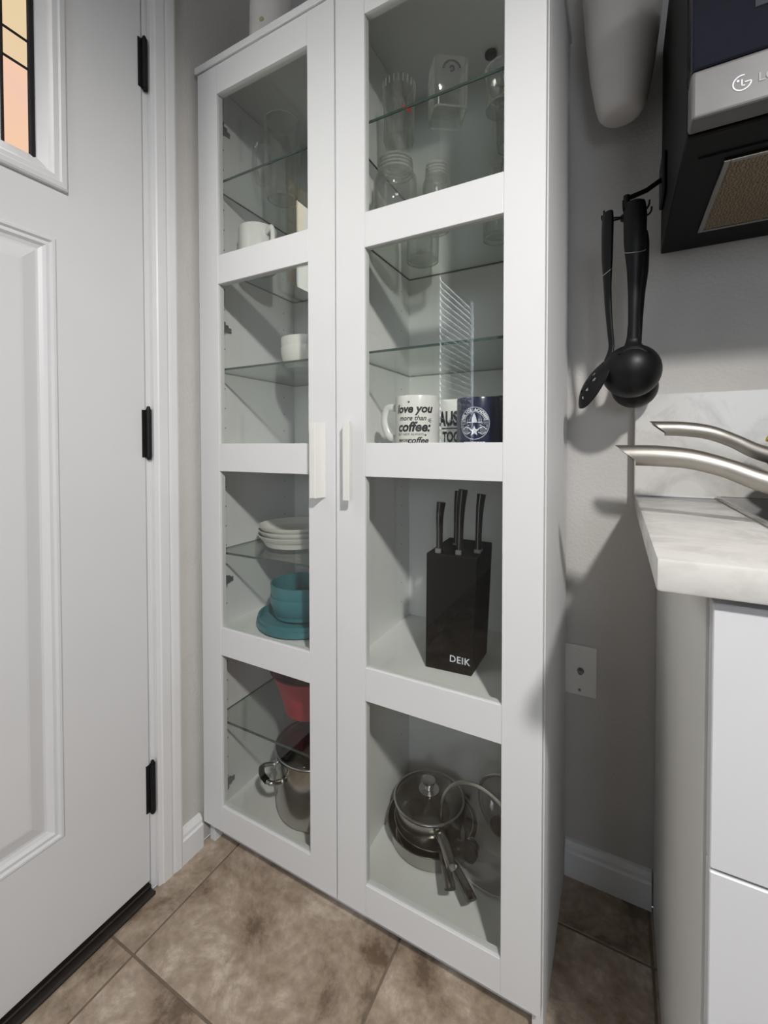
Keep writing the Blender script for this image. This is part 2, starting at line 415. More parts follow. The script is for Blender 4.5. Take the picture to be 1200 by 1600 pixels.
for z0, z1 in ((1.767, 1.872), (.969, 1.074), (.178, .286)):
    bm = bmesh.new()
    tube(bm, [(WX + .004, -.1275, z0), (WX + .004, -.1275, z1)], .0062, 12)
    lathe(bm, [(0, -.006), (.004, -.004), (.0045, 0), (.0045, 0)], 10, (WX + .004, -.1275, z0))
    lathe(bm, [(.0045, 0), (.0045, .003), (.003, .007), (0, .008)], 10, (WX + .004, -.1275, z1))
    h = obj('hinge', bm, M['black'], door, True)
    h['label'] = 'black door hinge'
    bm = bmesh.new(); box(bm, (WX - .0005, -.1405, z0 + .001), (WX + .0022, -.1285, z1 - .001)); box(bm, (WX - .002, -.127, z0 + .001), (WX + .001, -.1195, z1 - .001))
    obj('hinge_leaf', bm, M['black'], h)
bm = bmesh.new(); box(bm, (WX - .040, DY0 + .004, .0165), (WX - .004, DY1 - .003, .026)); sw = obj('door_sweep', bm, M['sill'], door); sw['label'] = 'black rubber sweep along the door bottom'
bm = bmesh.new(); m_ = Matrix.Translation((WX, DY0 + .07, .95)) @ Matrix.Rotation(PI / 2, 4, 'Y')
lathe(bm, [(0, 0), (.032, 0), (.032, .006), (.012, .010), (.011, .030), (.024, .040), (.028, .055), (.022, .068), (0, .070)], 24, mtx=m_)
obj('door_knob', bm, M['black'], door, True)

# window with blinds further along the left wall
win = thing('window_1', 'daylit window with closed white blinds', 'window', (WX, W1, WZ0), kind='structure', world=True)
bm = bmesh.new(); box(bm, (WX - .016, W0, WZ0), (WX - .012, W1, WZ1)); obj('pane', bm, M['day'], win)
bm = bmesh.new()
for a, b in (((W0 - .05, WZ0 - .05), (W0, WZ1 + .05)), ((W1, WZ0 - .05), (W1 + .05, WZ1 + .05)), ((W0, WZ1), (W1, WZ1 + .05)), ((W0, WZ0 - .05), (W1, WZ0))):
    box(bm, (WX, a[0], a[1]), (WX + .018, b[0], b[1]), .002)
obj('window_frame', bm, M['trim'], win)
bm = bmesh.new(); box(bm, (-.0225, W0 + .040 - W1, -.0011), (.0225, -.040, .0011)); bmesh.ops.rotate(bm, verts=bm.verts, matrix=Matrix.Rotation(math.radians(74), 3, 'Y'))
sl = mesh_of('slat', bm, M['slat'])
n_sl = 27
for k in range(n_sl): inst('slat', sl, win, (.006, 0, .045 + k * (WZ1 - WZ0 - .10) / (n_sl - 1)))
bm = bmesh.new(); box(bm, (WX - .010, W0 + .012, WZ1 - .035), (WX + .025, W1 - .012, WZ1 - .002)); obj('head_rail', bm, M['slat'], win)
bm = bmesh.new(); box(bm, (WX, W0 - .08, WZ0 - .062), (WX + .085, W1 + .08, WZ0 - .044), .003); obj('light_block_sill', bm, M['trim'], win)  # unseen sill added to keep the blind's light off the wall below

# unseen window on the rear wall, added for cool daylight fill
fill_win = thing('fill_window', 'large unseen window added behind the viewer for cool daylight fill', 'window', (2.3, RY, 1.0), kind='structure', world=True)
bm = bmesh.new(); box(bm, (1.60, RY + .001, 1.0), (3.0, RY + .006, 2.10)); obj('pane', bm, M['fill_day'], fill_win)
for a, b in (((1.54, .94), (1.60, 2.16)), ((3.0, .94), (3.06, 2.16)), ((1.60, 2.10), (3.0, 2.16)), ((1.60, .94), (3.0, 1.0)), ((2.28, 1.0), (2.32, 2.10))):
    bm = bmesh.new(); box(bm, (a[0], RY + .0005, a[1]), (b[0], RY + .022, b[1]), .002); obj('window_frame', bm, M['trim'], fill_win)

# ================================================================== GLASS DOOR CABINET
cab = thing('glass_cabinet', 'tall white two-door cabinet with glass panes in its doors', 'cabinet', (0, 0, 0))
W, H, D = .80, 1.902, .338
DT = .018
def part(name, a, b, m='cab', bev=.0006, parent=cab):
    bm = bmesh.new(); box(bm, a, b, bev); return obj(name, bm, M[m], parent)
part('side_panel', (.0, DT + .002, 0), (.018, D, H - .0165)); part('side_panel', (W - .018, DT + .002, 0), (W, D, H - .0165))
part('top_panel', (-.004, -.004, H - .0155), (W + .004, D, H), bev=.001)
part('bottom_panel', (.018, DT + .004, .057), (W - .018, D - .006, .075), 'cabin')
part('plinth', (.018, .045, 0), (W - .018, .057, .057))
part('back_panel', (.018, D - .005, .02), (W - .018, D, H - .0165), 'cabin', 0)
part('partition', (.391, DT + .004, .075), (.409, D - .005, H - .0165), 'cabin')
for x0, x1 in ((.018, .391), (.409, .782)):
    part('fixed_shelf', (x0, DT + .004, .523), (x1, D - .005, .541), 'cabin')
    part('fixed_shelf', (x0, DT + .004, .964), (x1, D - .005, .982), 'cabin')
SH = [1.627, 1.432, 1.177, .730]
for x0, x1, zz in ((.018, .391, SH + [.312]), (.409, .782, SH[:3])):
    bm = bmesh.new(); box(bm, (x0 + .001 - x0, .0245, 0), (x1 - .001 - x0, D - .006, .005)); ms = mesh_of('glass_shelf', bm, M['shelf'])
    bm = bmesh.new(); box(bm, (.0012, .0225, 0.0002), (x1 - x0 - .0012, .0244, .0048)); me = mesh_of('shelf_edge', bm, M['shelfedge'])
    bm = bmesh.new(); box(bm, (.0002, .0245, .0004), (.0010, D - .007, .0046)); box(bm, (.001, D - .0058, .0004), (x1 - x0 - .001, D - .0052, .0046)); mb = mesh_of('shelf_edge', bm, M['shelfedge'])
    for z in zz:
        s = inst('glass_shelf', ms, cab, (x0, 0, z)); s['label'] = 'clear glass shelf'
        inst('shelf_edge', me, s); inst('shelf_edge', mb, s)
# shelf pin holes on the inner faces that show
bm = bmesh.new()
for xs in (.0181, .4091):
    for yy in (.062, .285):
        for k in range(34):
            z = .14 + k * .05
            if any(abs(z - q) < .02 for q in (.53, .97)): continue
            lathe(bm, [(0, 0), (.0022, 0)], 6, mtx=Matrix.Translation((xs, yy, z)) @ Matrix.Rotation(PI / 2, 4, 'Y'))
o = obj('pin_hole', bm, M['zinc'], cab); o['kind'] = 'stuff'
# hinges
def hinge_mesh():
    bm = bmesh.new()
    box(bm, (0, .020, -.016), (.004, .030, .016)); box(bm, (0, .030, -.013), (.012, .056, .011), .001); box(bm, (0, .054, -.011), (.007, .070, .006), .001); box(bm, (0, .068, -.011), (.004, .082, .001), .001)
    box(bm, (.004, .0185, -.020), (.030, .022, .020), .001)
    return mesh_of('cabinet_hinge', bm, M['zinc'])
hm = hinge_mesh()
for z in (.130, .655, 1.295, 1.790):
    inst('cabinet_hinge', hm, cab, (.018, 0, z))
    h2 = inst('cabinet_hinge', hm, cab, (.782, 0, z)); h2.scale = (-1, 1, 1)
# doors
ZP = [(1.4437, 1.8183), (.9997, 1.3763), (.5588, .9344), (.1232, .4924)]   # pane openings
DB, DTOP = .0610, 1.8845
A, B = .0665, .3317
bm = bmesh.new(); box(bm, (A + .0002, .0060, .0062), (B - .0002, .0095, .3816)); pm = mesh_of('glass_pane', bm, M['pane'])
def cab_door(mx):
    X = (lambda x: x) if not mx else (lambda x: W - x)
    def bx(bm, a, b, bev=.0007):
        xa, xb = sorted((X(a[0]), X(b[0]))); box(bm, (xa, a[1], a[2]), (xb, b[1], b[2]), bev)
    bm = bmesh.new(); bx(bm, (.0015, 0, DB), (A, DT, DTOP)); bx(bm, (B, 0, DB), (.3985, DT, DTOP))
    d = obj('cabinet_door', bm, M['cab'], cab); d['label'] = 'white framed glass cabinet door ' + ('on the side of the counter' if mx else 'on the side of the entry door')
    zr = [DTOP] + [v for p in ZP for v in (p[1], p[0])] + [DB]
    for k in range(5):
        z1, z0 = zr[2 * k], zr[2 * k + 1]
        bm = bmesh.new(); bx(bm, (A + .0002, .0003, z0), (B - .0002, DT - .0005, z1)); obj('rail', bm, M['cab'], d)
    for z0, z1 in ZP:
        inst('glass_pane', pm, d, (0 if not mx else W - A - B, 0, z0 - .006))
    # angled lip handle
    bm = bmesh.new()
    poly = [(.3695, 0), (.3640, -.012), (.3525, -.019), (.3525, -.0245), (.3535, -.0255), (.3660, -.0255), (.3675, -.0240), (.3705, -.012), (.3745, 0)]
    poly = [(X(x), y) for x, y in poly]
    prism(bm, poly, .889, 1.042, 'z')
    obj('handle', bm, M['plate'], d)
    return d
cab_door(False); cab_door(True)

# ================================================================== CONTENTS OF THE CABINET
Z1, Z2, Z3, Z4, Z5 = 1.632, 1.437, 1.182, .735, .317
ZS, ZM, ZB = .541, .982, .075
def vessel(prof_out, t, floor_t):
    """outer profile bottom to top -> closed double wall"""
    inn = [(max(r - t, .0005), max(z, floor_t)) for r, z in prof_out if z >= floor_t]
    inn[0] = (inn[0][0], floor_t)
    return [(0, prof_out[0][1])] + prof_out + inn[::-1] + [(0, floor_t)]
def loop_handle(bm, x0, z0, z1, reach, r=.006, ang=0, flat=1.0):
    pts = bez([(x0 - .004, 0, z1), (x0 + reach * .75, 0, z1 + .002), (x0 + reach, 0, (z0 + z1) / 2 + .006), (x0 + reach * .65, 0, z0 + .006), (x0 - .004, 0, z0)], 6)
    R = Matrix.Rotation(ang, 3, 'Z')
    tube(bm, [R @ p for p in pts], [(r, r * flat)] * len(pts), 10, up=tuple(R @ Vector((0, 1, 0))))
def mug(name, label, x, y, z, r, h, m, hang, group=None, taper=0.0):
    t = thing(name, label, 'mug', (x, y, z), group)
    bm = bmesh.new()
    lathe(bm, vessel([(r - .006, 0), (r - .002, .002), (r - taper, .008), (r, h - .003), (r - .001, h)], .0035, .006), 48)
    body = obj('body', bm, m, t, True)
    bm = bmesh.new(); loop_handle(bm, r - .001, h * .24, h * .80, .033, .0052, hang, 1.5); obj('handle', bm, m, t, True)
    return t, r, h
def wrap(r, th0, z0):
    """flat text -> outside of a mug; th0 is the direction the print faces, z0 its height"""
    R = r + .0005
    return lambda x, y: (R * math.cos(th0 + x / R), R * math.sin(th0 + x / R), z0 + y)
CAMXY = (.9023, -.7311)
def facing(x, y): return math.atan2(CAMXY[1] - y, CAMXY[0] - x)

# -- mugs on the middle shelf, right side
x, y = .5410, .088
t, r, h = mug('mug', 'white mug lettered with a saying about love and coffee', x, y, ZM, .0445, .111, M['porc'], PI * 1.0)
th = facing(x, y) - .17
for body, sz, zz, xo, sh, of, mm in (('love you', .0225, .084, -.001, .22, .0008, 'ink'), ('more than', .0135, .066, -.004, .3, .0002, 'ink'), ('coffee:', .0260, .0485, -.002, .22, .0009, 'ink'),
                                     ('BUT NOT ALWAYS', .0065, .0345, -.008, 0, 0, 'inkgray'), ('BEFORE', .0072, .0225, -.021, 0, .0001, 'ink'), ('coffee', .0170, .0225, .008, .3, .0004, 'ink')):
    text('lettering', body, sz, M[mm], t, wrap(r, th + xo / r, zz), sh, of)
def ray_marks(parent, r, th, z0):
    bm = bmesh.new(); f = wrap(r, th, z0)
    for a in (20, 0, -22):
        a = math.radians(a); d = Vector((math.cos(a), math.sin(a))); n_ = Vector((-d.y, d.x)) * .0006
        p, q = d * .004, d * .0105
        bm.faces.new([bm.verts.new(f(*v)) for v in (p + n_, p - n_, q - n_, q + n_)])
    obj('print', bm, M['ink'], parent)
ray_marks(t, r, th + .58, .062)
def heart(parent, r, th, z0, s):
    bm = bmesh.new(); f = wrap(r, th, z0); pts = []
    for k in range(24):
        a = 2 * PI * k / 24
        pts.append((s * (16 * math.sin(a) ** 3) / 16, s * (13 * math.cos(a) - 5 * math.cos(2 * a) - 2 * math.cos(3 * a) - math.cos(4 * a)) / 16))
    bm.faces.new([bm.verts.new(f(*p)) for p in pts]); obj('print', bm, M['ink'], parent)
heart(t, r, th - .22, .0975, .0024); heart(t, r, th + .52, .033, .0022)

x, y = .5960, .172
t, r, h = mug('mug', 'white mug lettered in bold black block capitals', x, y, ZM, .0455, .108, M['porc'], PI * .5)
th = facing(x, y)
text('lettering', 'AUSTIN', .0400, M['ink'], t, wrap(r, th - .88, .0665), 0, .0019, 'LEFT', sx=.60)
text('lettering', 'TOGETHER', .0290, M['ink'], t, wrap(r, th - .68, .0295), 0, .0014, 'LEFT', sx=.58)
bm = bmesh.new(); f = wrap(r, th + .25, .0480)
for k in range(24):
    a0, a1 = -.045 + .09 * k / 24, -.045 + .09 * (k + 1) / 24
    bm.faces.new([bm.verts.new(f(*v)) for v in ((a0, -.0013), (a1, -.0013), (a1, .0013), (a0, .0013))])
obj('print', bm, M['ink'], t)

x, y = .6700, .086
t, r, h = mug('mug', 'navy blue mug with a white round badge on its side', x, y, ZM, .0425, .101, M['navy'], PI * .42)
th = facing(x, y) - .22
bm = bmesh.new(); f = wrap(r, th, .053)
def band(bm, f, pts, wd):
    for (p, q) in zip(pts, pts[1:]):
        p, q = Vector(p), Vector(q); d = (q - p)
        if d.length < 1e-7: continue
        d.normalize(); n_ = Vector((-d.y, d.x)) * wd / 2
        bm.faces.new([bm.verts.new(f(*v)) for v in (p + n_, p - n_, q - n_, q + n_)])
ell = lambda a, b, t0, t1, n: [(a * math.cos(t0 + (t1 - t0) * k / n), b * math.sin(t0 + (t1 - t0) * k / n)) for k in range(n + 1)]
band(bm, f, ell(.0275, .029, 0, 2 * PI, 60), .0009); band(bm, f, ell(.0195, .0205, .25, PI - .25, 36), .0007)
for k in range(13):
    zz = -.017 + k * .0026; hw = .0262 * math.sqrt(max(0, 1 - (zz / .029) ** 2)); inn = .0165 if zz > -.002 else .0105
    if zz > .013: continue
    band(bm, f, [(-hw, zz), (-inn, zz)], .0006); band(bm, f, [(inn, zz), (hw, zz)], .0006)
def poly(bm, f, pts): bm.faces.new([bm.verts.new(f(*p)) for p in pts])
poly(bm, f, [(-.0052, .001), (.0052, .001), (.0034, .010), (.0010, .0165), (0, .019), (-.0010, .0165), (-.0034, .010)])
for s in (-1, 1):
    poly(bm, f, [(s * .0145, .001), (s * .0062, .001), (s * .0062, .0026), (s * .0145, .0026)])
    band(bm, f, [(s * .0085, .0035), (s * .0085, .008)], .0006); band(bm, f, [(s * .0125, .0035), (s * .0125, .008)], .0006)
    band(bm, f, [(s * .007, -.010), (s * .016, -.006), (s * .022, -.011)], .0016); band(bm, f, [(s * .007, -.016), (s * .015, -.020), (s * .021, -.016)], .0012)
band(bm, f, [(-.0150, -.0005), (.0150, -.0005)], .0008); band(bm, f, [(-.012, -.0035), (.012, -.0035)], .0008)
poly(bm, f, [((.0098 if k % 2 == 0 else .0042) * math.sin(PI * k / 5), -.014 + (.0098 if k % 2 == 0 else .0042) * math.cos(PI * k / 5)) for k in range(10)])
random.seed(3)
for row, (zz, hw) in enumerate(((-.0345, .020), (-.0405, .019))):
    xx = -hw
    while xx < hw:
        l = random.uniform(.002, .005); band(bm, f, [(xx, zz + random.uniform(-.0004, .0004)), (min(xx + l, hw), zz)], .0022); xx += l + .0009
obj('badge_print', bm, M['inkw'], t)
def arc_text(body, R0, a_mid, span, size, m, parent, r, th, zc):
    n_ = len(body)
    for k, ch in enumerate(body):
        if ch == ' ': continue
        a = a_mid + span / 2 - span * k / (n_ - 1); ca, sa = math.cos(a - PI / 2), math.sin(a - PI / 2); ox, oz = R0 * math.cos(a), R0 * math.sin(a)
        F = wrap(r, th, zc)
        text('lettering', ch, size, M[m], parent, lambda px, py, ca=ca, sa=sa, ox=ox, oz=oz: F(ox + px * ca - py * sa, oz + px * sa + py * ca), 0, .0004)
arc_text('POLICE ACADEMY', .0240, PI / 2, 2.5, .0068, 'inkw', t, r, th, .053)
x, y = .6960, .192
mug('mug', 'plain dark navy mug behind the badge mug', x, y, ZM, .047, .112, M['navy'], PI * .25)

# -- knife block
kb = thing('knife_block', 'black wooden knife block with white maker lettering', 'knife block', (.557, .092, ZS))
bm = bmesh.new()
fp = [(0, 0), (.0955, .006), (.0960, .118), (.006, .124)]
bot = [bm.verts.new((px, py, 0)) for px, py in fp]
top = [bm.verts.new((px + (-.003 if i in (0, 3) else .008), py + .012, .232 + (.010 if i in (2, 3) else 0))) for i, (px, py) in enumerate(fp)]
for i in range(4): bm.faces.new((bot[i], bot[(i + 1) % 4], top[(i + 1) % 4], top[i]))
bm.faces.new(bot[::-1]); bm.faces.new(top)
bmesh.ops.bevel(bm, geom=list(bm.edges), offset=.0022, segments=2, profile=.5, affect='EDGES')
obj('body', bm, M['wood'], kb)
text('lettering', 'DEIK', .0185, M['inkw'], kb, lambda px, py: (.0715 + px, .0030 + .0600 * (px * .06) + .0013 + (py + .026) * .052 - .0012, .0270 + py), 0, .0003, sp=1.09)
SLOTS = [(.020, .028, .100, -.03), (.036, .090, .118, .0), (.062, .032, .128, .03), (.094, .055, .118, .02)]
for i, (sx, sy, hl, ln) in enumerate(SLOTS):
    lab = ['short black-handled knife at the left of the knife block', 'black-handled knife at the back of the knife block', 'black-handled knife at the front middle of the knife block', 'black-handled knife at the right of the knife block'][i]
    k = thing('kitchen_knife', lab, 'knife', (kb.location.x + sx, kb.location.y + sy, ZS + .236), 'knives in the block')
    L0 = Vector((ln * hl * .6, .004, hl))
    pts = bez([(0, 0, -.002), (L0.x * .2, .001, hl * .3), (L0.x * .7 + .001, .002, hl * .7), (L0.x + .004, .004, hl)], 5)
    prof = [.0080 + .0030 * (abs(j / (len(pts) - 1) - .30) ** 1.5) * 2 for j in range(len(pts))]
    bm = bmesh.new(); tube(bm, pts, [(p * .80, p) for p in prof], 12, up=(1, 0, 0)); obj('grip', bm, M['knife'], k, True)
    bm = bmesh.new(); box(bm, (-.0065, -.0095, -.004), (.0065, .0095, .006), .001); obj('bolster', bm, M['steel'], k)
    bm = bmesh.new(); tube(bm, [p + Vector((.0005, -prof[j] * .99, 0)) for j, p in enumerate(pts)], [(.0007, .0006)] * len(pts), 6, up=(1, 0, 0)); obj('tang', bm, M['steel'], k, True)
    bm = bmesh.new(); box(bm, (-.0012, -.010, -.16), (.0012, .010, -.003)); obj('blade', bm, M['steel'], k)

# -- crockery on the left side
def bowl_thing(name, label, cat, x, y, z, prof, tt, ft, m, group):
    bm = bmesh.new(); lathe(bm, vessel(prof, tt, ft), 56)
    o = obj(name, bm, M[m], None, True); o.location = (x, y, z); return tag(o, label, cat, group)
def small_bowl(r, h): return [(r * .40, 0), (r * .56, .003), (r * .78, h * .20), (r * .92, h * .46), (r * .985, h * .76), (r, h)]
bowl_thing('small_bowl', 'small white bowl on the upper glass shelf, lower of its stack', 'bowl', .200, .165, Z3 + .0002, small_bowl(.066, .058), .003, .006, 'bowl', 'small white bowls')
bowl_thing('small_bowl', 'small white bowl on the upper glass shelf, upper of its stack', 'bowl', .200, .165, Z3 + .0235, small_bowl(.066, .058), .003, .006, 'bowl', 'small white bowls')
def coupe(r, h): return [(r * .55, 0), (r * .60, .003), (r * .82, h * .35), (r * .97, h * .85), (r, h)]
for k, n_ in enumerate(('bottom', 'middle', 'top')):
    bowl_thing('shallow_bowl', f'wide shallow white bowl, {n_} of the stack of three above the teal dishes', 'bowl', .162, .165 + .002 * k, Z4 + .0004 + .0115 * k, coupe(.098 if k < 2 else .099, .034), .0028, .005, 'bowl', 'shallow white bowls')
def rim_plate(r, h): return [(r * .80, 0), (r * .93, .002), (r * .985, .007), (r, h)]
for k, n_ in enumerate(('lower', 'upper')):
    bowl_thing('teal_plate', f'teal plate with an upright rim, {n_} of two under the teal bowls', 'plate', .192, .155, ZS + .0002 + .0100 * k, rim_plate(.116 - .003 * k, .020), .004, .006, 'teal', 'teal plates')
def teal_bowl(r, h): return [(r * .58, 0), (r * .70, .003), (r * .90, h * .28), (r * .985, h * .6), (r, h)]
for k, n_ in enumerate(('lower', 'upper')):
    bowl_thing('teal_bowl', f'deep teal bowl, {n_} of two stacked on the teal plates', 'bowl', .185, .158, ZS + .0168 + .0285 * k, teal_bowl(.079, .060), .0035, .006, 'teal', 'teal bowls')
t, r, h = mug('mug', 'plain white mug on the high shelf nearest the entry door', .092, .105, Z2, .0475, .103, M['porc'], -.35)
# red bowl on the low glass shelf
bowl_thing('red_bowl', 'deep red plastic bowl above the stock pot', 'bowl', .208, .168, Z5 + .0005, [(.050, 0), (.058, .002), (.070, .025), (.092, .085), (.1, .108), (.105, .110)], .0025, .004, 'red', None)
# stock pot
pot = thing('stock_pot', 'steel stock pot with glass lid and side loop handles', 'pot', (.222, .172, ZB + .0003))
pot_r, pot_h = .104, .150
bm = bmesh.new(); lathe(bm, vessel([(pot_r - .014, 0), (pot_r - .004, .004), (pot_r, .016), (pot_r, pot_h - .004), (pot_r + .004, pot_h), (pot_r + .004, pot_h + .003)], .002, .006), 64); obj('body', bm, M['steeld'], pot, True)
bm = bmesh.new(); lathe(bm, [(pot_r + .001, pot_h + .003), (pot_r - .006, pot_h + .009), (pot_r * .6, pot_h + .026), (.02, pot_h + .033), (.0, pot_h + .0335)], 56)
ld = obj('lid', bm, M['lid'], pot, True); ld['label'] = 'glass pot lid'
bm = bmesh.new(); tube(bm, [((pot_r + .001) * math.cos(2 * PI * k / 56), (pot_r + .001) * math.sin(2 * PI * k / 56), pot_h + .0055) for k in range(56)], .0028, 8, closed=True); obj('lid_rim', bm, M['steel'], ld, True)
bm = bmesh.new(); lathe(bm, [(.011, pot_h + .033), (.008, pot_h + .040), (.017, pot_h + .045), (.018, pot_h + .054), (0, pot_h + .057)], 24); obj('knob', bm, M['plastic'], ld, True)
for a in (-2.12, -2.12 + PI):
    Rm = Matrix.Rotation(a, 3, 'Z'); hz = .112
    pts = bez([(pot_r - .001, -.032, hz), (pot_r + .026, -.034, hz + .006), (pot_r + .037, -.012, hz + .010), (pot_r + .037, .012, hz + .010), (pot_r + .026, .034, hz + .006), (pot_r - .001, .032, hz)], 6)
    bm = bmesh.new(); tube(bm, [Rm @ p for p in pts], .0055, 10); hd = obj('handle', bm, M['steeld'], pot, True)
    bm = bmesh.new(); tube(bm, [Rm @ p for p in pts[9:-9]], .0072, 12); obj('grip', bm, M['plastic'], hd, True)
    for s in (-1, 1):
        bm = bmesh.new(); lathe(bm, [(.0, .004), (.008, .003), (.009, 0)], 12, mtx=Matrix.Rotation(a, 4, 'Z') @ Matrix.Translation((pot_r - .0008, s * .032, hz)) @ Matrix.Rotation(PI / 2, 4, 'Y'))
        obj('rivet', bm, M['steel'], hd, True)

# pans on the bottom right
def long_handle(bm, a, b, w0, w1, th):
    a, b = Vector(a), Vector(b); pts = bez([a, a.lerp(b, .3) + Vector((0, 0, .006)), a.lerp(b, .7) + Vector((0, 0, .004)), b], 5)
    k = len(pts); tube(bm, pts, [(th, w0 + (w1 - w0) * j / (k - 1)) for j in range(k)], 12, up=(0, 0, 1))
fpan = thing('frying_pan', 'wide steel frying pan with a flat handle, lowest of the pan stack', 'pan', (.522, .220, ZB + .0003))
bm = bmesh.new(); lathe(bm, vessel([(.078, 0), (.086, .003), (.100, .030), (.106, .040), (.108, .041)], .002, .004), 64); obj('body', bm, M['steeld'], fpan, True)
bm = bmesh.new(); long_handle(bm, (.068, -.076, .036), (.141, -.150, .050), .009, .0115, .0035); hh = obj('handle', bm, M['steeld'], fpan, True)
bm = bmesh.new(); tube(bm, [(.134, -.143, .0545), (.1345, -.1435, .0555)], .0045, 12); obj('hang_hole', bm, M['plastic'], hh)
fp2 = thing('frying_pan', 'steel skillet nested between the frying pan and the saucepan', 'pan', (.524, .222, ZB + .0003 + .0062))
bm = bmesh.new(); lathe(bm, vessel([(.066, 0), (.072, .002), (.088, .032), (.093, .036)], .002, .004), 64); obj('body', bm, M['steeld'], fp2, True)
bm = bmesh.new(); long_handle(bm, (.050, -.076, .038), (.098, -.160, .052), .009, .0115, .0035); obj('handle', bm, M['steeld'], fp2, True)
sp = thing('saucepan', 'small steel saucepan with a glass lid on the pan stack', 'saucepan', (.514, .218, ZB + .0003 + .0225))
sr, sh_ = .078, .062
bm = bmesh.new(); lathe(bm, vessel([(sr - .012, 0), (sr - .004, .003), (sr, .014), (sr, sh_ - .002), (sr + .004, sh_)], .002, .004), 64); obj('body', bm, M['steeld'], sp, True)
bm = bmesh.new(); lathe(bm, [(sr + .003, sh_ + .002), (sr - .004, sh_ + .007), (sr * .6, sh_ + .018), (.015, sh_ + .023), (0, sh_ + .0235)], 56); ld = obj('lid', bm, M['lid'], sp, True); ld['label'] = 'glass saucepan lid'
bm = bmesh.new(); tube(bm, [((sr + .003) * math.cos(2 * PI * k / 64), (sr + .003) * math.sin(2 * PI * k / 64), sh_ + .004) for k in range(64)], .0026, 8, closed=True); obj('lid_rim', bm, M['steel'], ld, True)
bm = bmesh.new(); lathe(bm, [(.022, sh_ + .0205), (.024, sh_ + .023), (.010, sh_ + .025), (.007, sh_ + .032), (.014, sh_ + .037), (.015, sh_ + .044), (0, sh_ + .048)], 24); obj('knob', bm, M['steel'], ld, True)
bm = bmesh.new(); long_handle(bm, (.050, -.064, .050), (.104, -.134, .058), .0125, .0105, .0085); obj('handle', bm, M['steeld'], sp, True)
def leaning_lid(name, label, c, nrm, r):
    t = thing(name, label, 'pan lid', c, 'glass lids leaning in the cabinet')
    q = Vector(nrm).normalized().to_track_quat('Z', 'Y'); Rm = q.to_matrix().to_4x4()
    bm = bmesh.new(); lathe(bm, [(r - .001, 0), (r * .93, .006), (r * .6, .020), (.016, .027), (0, .0275)], 64, mtx=Rm); obj('dome', bm, M['lid'], t, True)
    bm = bmesh.new(); tube(bm, [Rm @ Vector((r * math.cos(2 * PI * k / 72), r * math.sin(2 * PI * k / 72), 0)) for k in range(72)], [(.0042, .0026)] * 72, 8, closed=True); obj('rim', bm, M['steel'], t, True)
    bm = bmesh.new(); lathe(bm, [(.012, .027), (.008, .034), (.018, .040), (.019, .050), (.012, .056), (0, .057)], 24, mtx=Rm); obj('knob', bm, M['plastic'], t, True)
    bm = bmesh.new(); lathe(bm, [(.015, .0265), (.0155, .029), (.010, .030)], 24, mtx=Rm); obj('knob_washer', bm, M['steel'], t, True)
leaning_lid('glass_pan_cover', 'large glass pan lid with steel rim standing before the saucepan', (.657, .150, .180), (-.248, -.966, .07), .100)
leaning_lid('glass_pan_cover', 'smaller glass pan lid standing near the cabinet back beside the pans', (.692, .262, .160), (-.302, -.953, -.019), .080)

# -- glassware
def glassware(name, label, cat, x, y, z, prof, tt, ft, n=40, group='glassware on the high shelves', sq=None):
    bm = bmesh.new(); lathe(bm, vessel(prof, tt, ft), n)
    o = obj('body', bm, M['jar'], None, True); t = thing(name, label, cat, (x, y, z), group); o.parent = t; return t
def ringset(t, rs, rad=.0016):
    for R_, z_ in rs:
        bm = bmesh.new(); tube(bm, [(R_ * math.cos(2 * PI * k / 40), R_ * math.sin(2 * PI * k / 40), z_) for k in range(40)], rad, 6, closed=True); obj('ridge', bm, M['rim'], t, True)
# big stein on the left
t = glassware('glass_stein', 'large clear glass stein with a loop handle nearest the entry door', 'glass mug', .128, .158, Z1, [(.036, 0), (.041, .003), (.043, .02), (.046, .10), (.045, .195), (.046, .200)], .004, .014)
bm = bmesh.new(); loop_handle(bm, .045, .055, .165, .042, .006, PI * 1.05, 1.2); obj('handle', bm, M['jar'], t, True)
ringset(t, [(.0365, .002), (.0455, .198)], .0018)
# mason jar and friends on the glass shelf below
def mason(name, label, x, y, z, r, h):
    t = glassware(name, label, 'jar', x, y, z, [(r * .80, 0), (r * .95, .004), (r, .014), (r, h * .66), (r * .97, h * .74), (r * .78, h * .82), (r * .74, h * .86), (r * .74, h * .98), (r * .75, h)], .003, .007)
    ringset(t, [(r * .75, h * .985), (r * .765, h * .93), (r * .765, h * .885), (r * .79, h * .83), (r * .82, .002)], .0017); return t
mason('mason_jar', 'clear mason jar with a threaded neck, foremost behind the upper right pane', .488, .094, Z2, .0460, .150)
mason('mason_jar', 'smaller clear jar with threaded neck just right of the foremost mason jar', .566, .128, Z2, .0290, .135)
t = glassware('glass_tumbler', 'clear tumbler at the back corner behind the mason jars', 'tumbler', .482, .252, Z2, [(.034, 0), (.038, .003), (.041, .13), (.0405, .132)], .0025, .010); ringset(t, [(.0365, .0015)], .0016)
t = glassware('glass_bottle', 'clear slim bottle near the right stile on the lower of the two high shelves', 'bottle', .668, .222, Z2, [(.026, 0), (.029, .003), (.029, .085), (.020, .110), (.012, .125), (.012, .160), (.014, .162), (.014, .170)], .0025, .010); ringset(t, [(.0275, .0015)], .0016)
